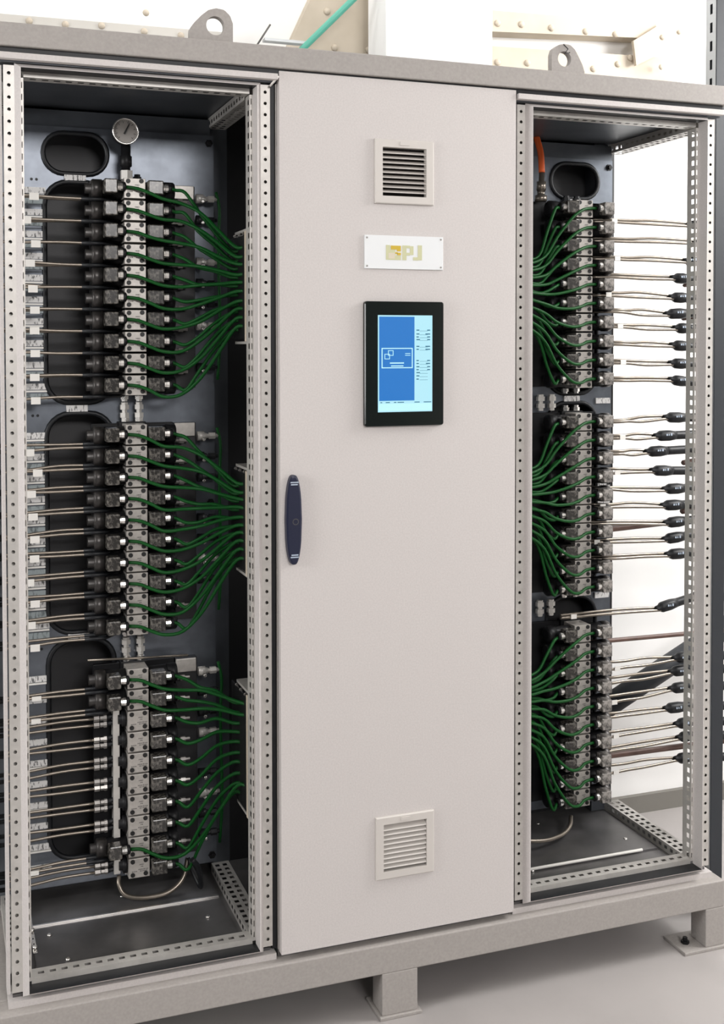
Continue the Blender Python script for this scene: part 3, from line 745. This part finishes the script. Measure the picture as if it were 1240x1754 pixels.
for b in range(3):
    for i, ((u0, va, vb), (ub, vbt), ve, boot) in enumerate(RT[b]):
        Y = 352
        for k, v in enumerate((va, vb)):
            yy = Y+(-4 if k else 5)
            p1 = at(u0, v, yy); p3 = at(ub+2, vbt+(2.5 if k else -2.5), yy); pm = (p1*.45+p3*.55)+Vector((0, 0, rr.uniform(-3, 3)+(-1.5 if k else 2)))
            p0 = Vector((XR+44, yy+14, p1.z)); 
            pts = [p0, p1, p1*.75+p3*.25, pm, p3, p3+Vector((30, 0, 0))] if u0 > 1012 else [p1+Vector((-20, 0, 0)), p1, pm, p3, p3+Vector((30, 0, 0))]
            t = T('steel_tube', p1, '%s steel tube of the %s pair from the top leaving the right bay\'s %s bank' % (('upper', 'lower')[k], ORD[i], BANK[b]), 'tube', 'steel tubes of the right bay')
            t.part('tube', MB().tube(smooth_path(pts, 4), 4.3, 8), 'steel')
            if k and (i+b) % 2 == 0: t.part('tag', MB().box(p1.x+12, p1.x+30, yy-6, yy-4.4, p1.z-4, p1.z+9), 'tag')
        q0 = at(ub, vbt, Y); q1 = at(1190, ve, Y)
        dx = (q1-q0).normalized() if (q1-q0).length > 20 else Vector((1, 0, 0))
        t = T('rubber_hose', q0, 'black hose with shrunk boot at the %s tube pair, right bay\'s %s bank' % (ORD[i], BANK[b]), 'hose', 'black hoses right of the right bay')
        if boot:
            L = max(30, min(62, (q1-q0).length*.62))
            t.part('boot', MB().lathe(q0-dx*6, dx, [(0, 6), (8, 9), (15, 9.5), (20, 13), (26, 15.5), (L-8, 16.2), (L, 15.2), (L+14, 13.4)], 14), 'rubber')
            s_ = q0+dx*(L-6)
            pm = MB(); cc = q0+dx*(L*.62)
            for w in (-9, -1, 6): pm.box(cc.x+w, cc.x+w+(5 if w != -1 else 3), Y-16.6, Y-15.2, cc.z+1, cc.z+(6 if w != 6 else 8))
            t.part('boot_print', pm, 'silver')
        else:
            t.part('boot', MB().lathe(q0-dx*2, dx, [(0, 5), (6, 8), (26, 9), (40, 12)], 12), 'rubber'); s_ = q0+dx*20
        e1 = Vector((2010, Y-6, q1.z+(2010-q1.x)*dx.z*.6)); e2 = Vector((2230, Y-30, e1.z-18))
        t.part('hose', MB().tube(smooth_path([s_, q1 if q1.x > s_.x+10 else s_+dx*40, e1, e2], 5), 12.8, 12), 'rubber')
# brown protective pipes and stubs
for k, ((u0, v0), (u1, v1), r, txt) in enumerate((((1046, 1097), (1192, 1084), 6.5, 'thin brown pipe above the right bay\'s lower tube pairs'),
        ((1046, 906), (1192, 889), 9, 'thick brown pipe under the right bay\'s middle bank tubes'),
        ((1046, 1294), (1192, 1275), 8.5, 'brown pipe just above the last tube pair of the right bay'))):
    a, b = at(u0, v0, 366), at(u1, v1, 366); d_ = (b-a).normalized()
    one('brown_pipe', MB().tube([a-d_*70, a, b, b+d_*220], r, 10), 'brown', a, txt, 'pipe')
for (u, v, w, txt) in ((1170, 489, 6, 'short pinkish pipe stub below the fourth boot, right bay\'s upper bank'), (1168, 546, 6.5, 'short pinkish pipe stub below the sixth boot, right bay\'s upper bank'), (1168, 793, 8, 'pale brown pipe stub above the fourth boot, right bay\'s middle bank'), (1166, 876, 9, 'brown pipe end above the seventh boot, right bay\'s middle bank')):
    a = at(u, v, 372); one('pipe_stub', MB().lathe(a, (1, 0, .12), [(0, w*.6), (4, w), (260, w)], 10), 'brown', a, txt, 'pipe')
a, b = at(1030, 1216, 600), at(1262, 1062, 600)
one('dark_pipe', MB().tube([a, (a+b)/2, b, b+(b-a)*.35], 34, 18), 'dark_pipe', a, 'thick dark pipe leaning diagonally against the wall right of the cabinet', 'pipe')

# ================================================================ strut right of the cabinet
q = at(1226, 60, 130)
xs = q.x
t = T('strut_channel', (xs+10, 150, -195), 'tall slotted zinc strut channel standing at the cabinet\'s right end', 'strut')
sm = MB(); L = 2990
sm.perf((xs, 130, -195), (0, 0, 1), (0, 1, 0), cuts(L, 50, 27), [0, 14, 24, 41])
sm.quad((xs, 171, -195), (xs+41, 171, -195), (xs+41, 171, -195+L), (xs, 171, -195+L))
sm.quad((xs+41, 171, -195), (xs+41, 130, -195), (xs+41, 130, -195+L), (xs+41, 171, -195+L))
sm.quad((xs, 130, -195), (xs+9, 130, -195), (xs+9, 130, -195+L), (xs, 130, -195+L)); sm.quad((xs+32, 130, -195), (xs+41, 130, -195), (xs+41, 130, -195+L), (xs+32, 130, -195+L))
t.part('channel', sm, 'strut')
t.part('dark_front_strip', MB().box(xs+1.5, xs+40, 127, 129.6, -189, -195+L), 'dark_pipe')  # dark strip across the channel's open front
t.part('foot_plate', MB().box(xs-10, xs+60, 110, 200, -195, -189), 'strut')

# ================================================================ riveted steelwork, duct and pipes above the cabinet
def rivets(t, pts, y, r=11):
    for (u, v) in pts:
        p = at(u, v, y)
        t.part('rivet', MB().lathe((p.x, y, p.z), (0, -1, 0), [(0, r), (r*.35, r*.9), (r*.65, r*.55), (r*.75, .5)], 10), 'cream_steel')
def beam(label, cor, y0, y1, mt='cream_steel', name='riveted_beam'):
    P = [at(u, v, y0) for u, v in cor]; n = len(P)
    base = min(p.z for p in P)
    t = T(name, (P[0].x, y1, base), label, 'beam' if name == 'riveted_beam' else 'plate')
    vs = [(p.x, y, p.z) for y in (y0, y1) for p in P]
    fs = [tuple(range(n)), tuple(range(2*n-1, n-1, -1))]+[(i, (i+1) % n, n+(i+1) % n, n+i) for i in range(n)]
    t.part('web', MB().add(vs, fs), mt)
    return t
b1 = beam('upper riveted cream steel beam on the wall at the right', [(800, 52), (1124, 66), (1124, 40), (800, 14)], 735, 799); rivets(b1, [(852, 40), (893, 42), (944, 48), (1003, 54), (1054, 59)], 735)
b2 = beam('lower riveted cream steel beam behind the right lifting eye', [(800, 128), (1160, 150), (1160, 100), (800, 76)], 750, 799); rivets(b2, [(852, 107), (903, 108), (1058, 110), (1079, 99), (1016, 118)], 750)
b3 = beam('sloping cream gusset plate bolted at the right beam ends', [(1085, 70), (1150, 30), (1168, 74), (1090, 112)], 722, 734, name='gusset_plate'); rivets(b3, [(1134, 64), (1163, 55), (1132, 115)], 722, 9)
b4 = beam('riveted cream steel beam between green pipe and white duct', [(490, 90), (700, 104), (700, -30), (545, -30)], 752, 799); rivets(b4, [(637, 21), (573, 82), (631, 86), (560, 20)], 752, 11)
b5 = beam('long pale riveted beam on the wall at the far left', [(-60, 66), (400, 104), (392, 56), (-60, 18)], 752, 799, mt='pale_steel'); rivets(b5, [(50, 36), (112, 42), (174, 44), (247, 54), (310, 61), (250, 22)], 752, 10)
a = at(661, 120, 560); b = at(844, -60, 560)
t = T('white_duct', ((a.x+b.x)/2, 620, a.z), 'broad blank white duct rising behind the top beam', 'duct')
t.part('duct_body', MB().box(a.x, b.x, 560, 700, 1996, 3200), 'duct', bevel=3)
a, b = at(522, 80, 640), at(606, -2, 600)
one('green_pipe', MB().tube([a-(b-a)*.3, a, b, b+(b-a)*.3], 9.5, 12), 'teal', a, 'thin teal pipe slanting up above the cabinet top', 'pipe')
t = T('pipe_bracket', at(455, 70, 640), 'thin steel pipe bracket with threaded rod beside the teal pipe', 'bracket')
a, b = at(452, 68, 650), at(523, 73, 650)
t.part('arm', MB().box(a.x, b.x, 640, 666, a.z-4, a.z+4), 'strut')
a, b = at(432, 90, 648), at(463, 42, 648)
t.part('threaded_rod', MB().cyl(a, b, 2.6, 8), 'mark')
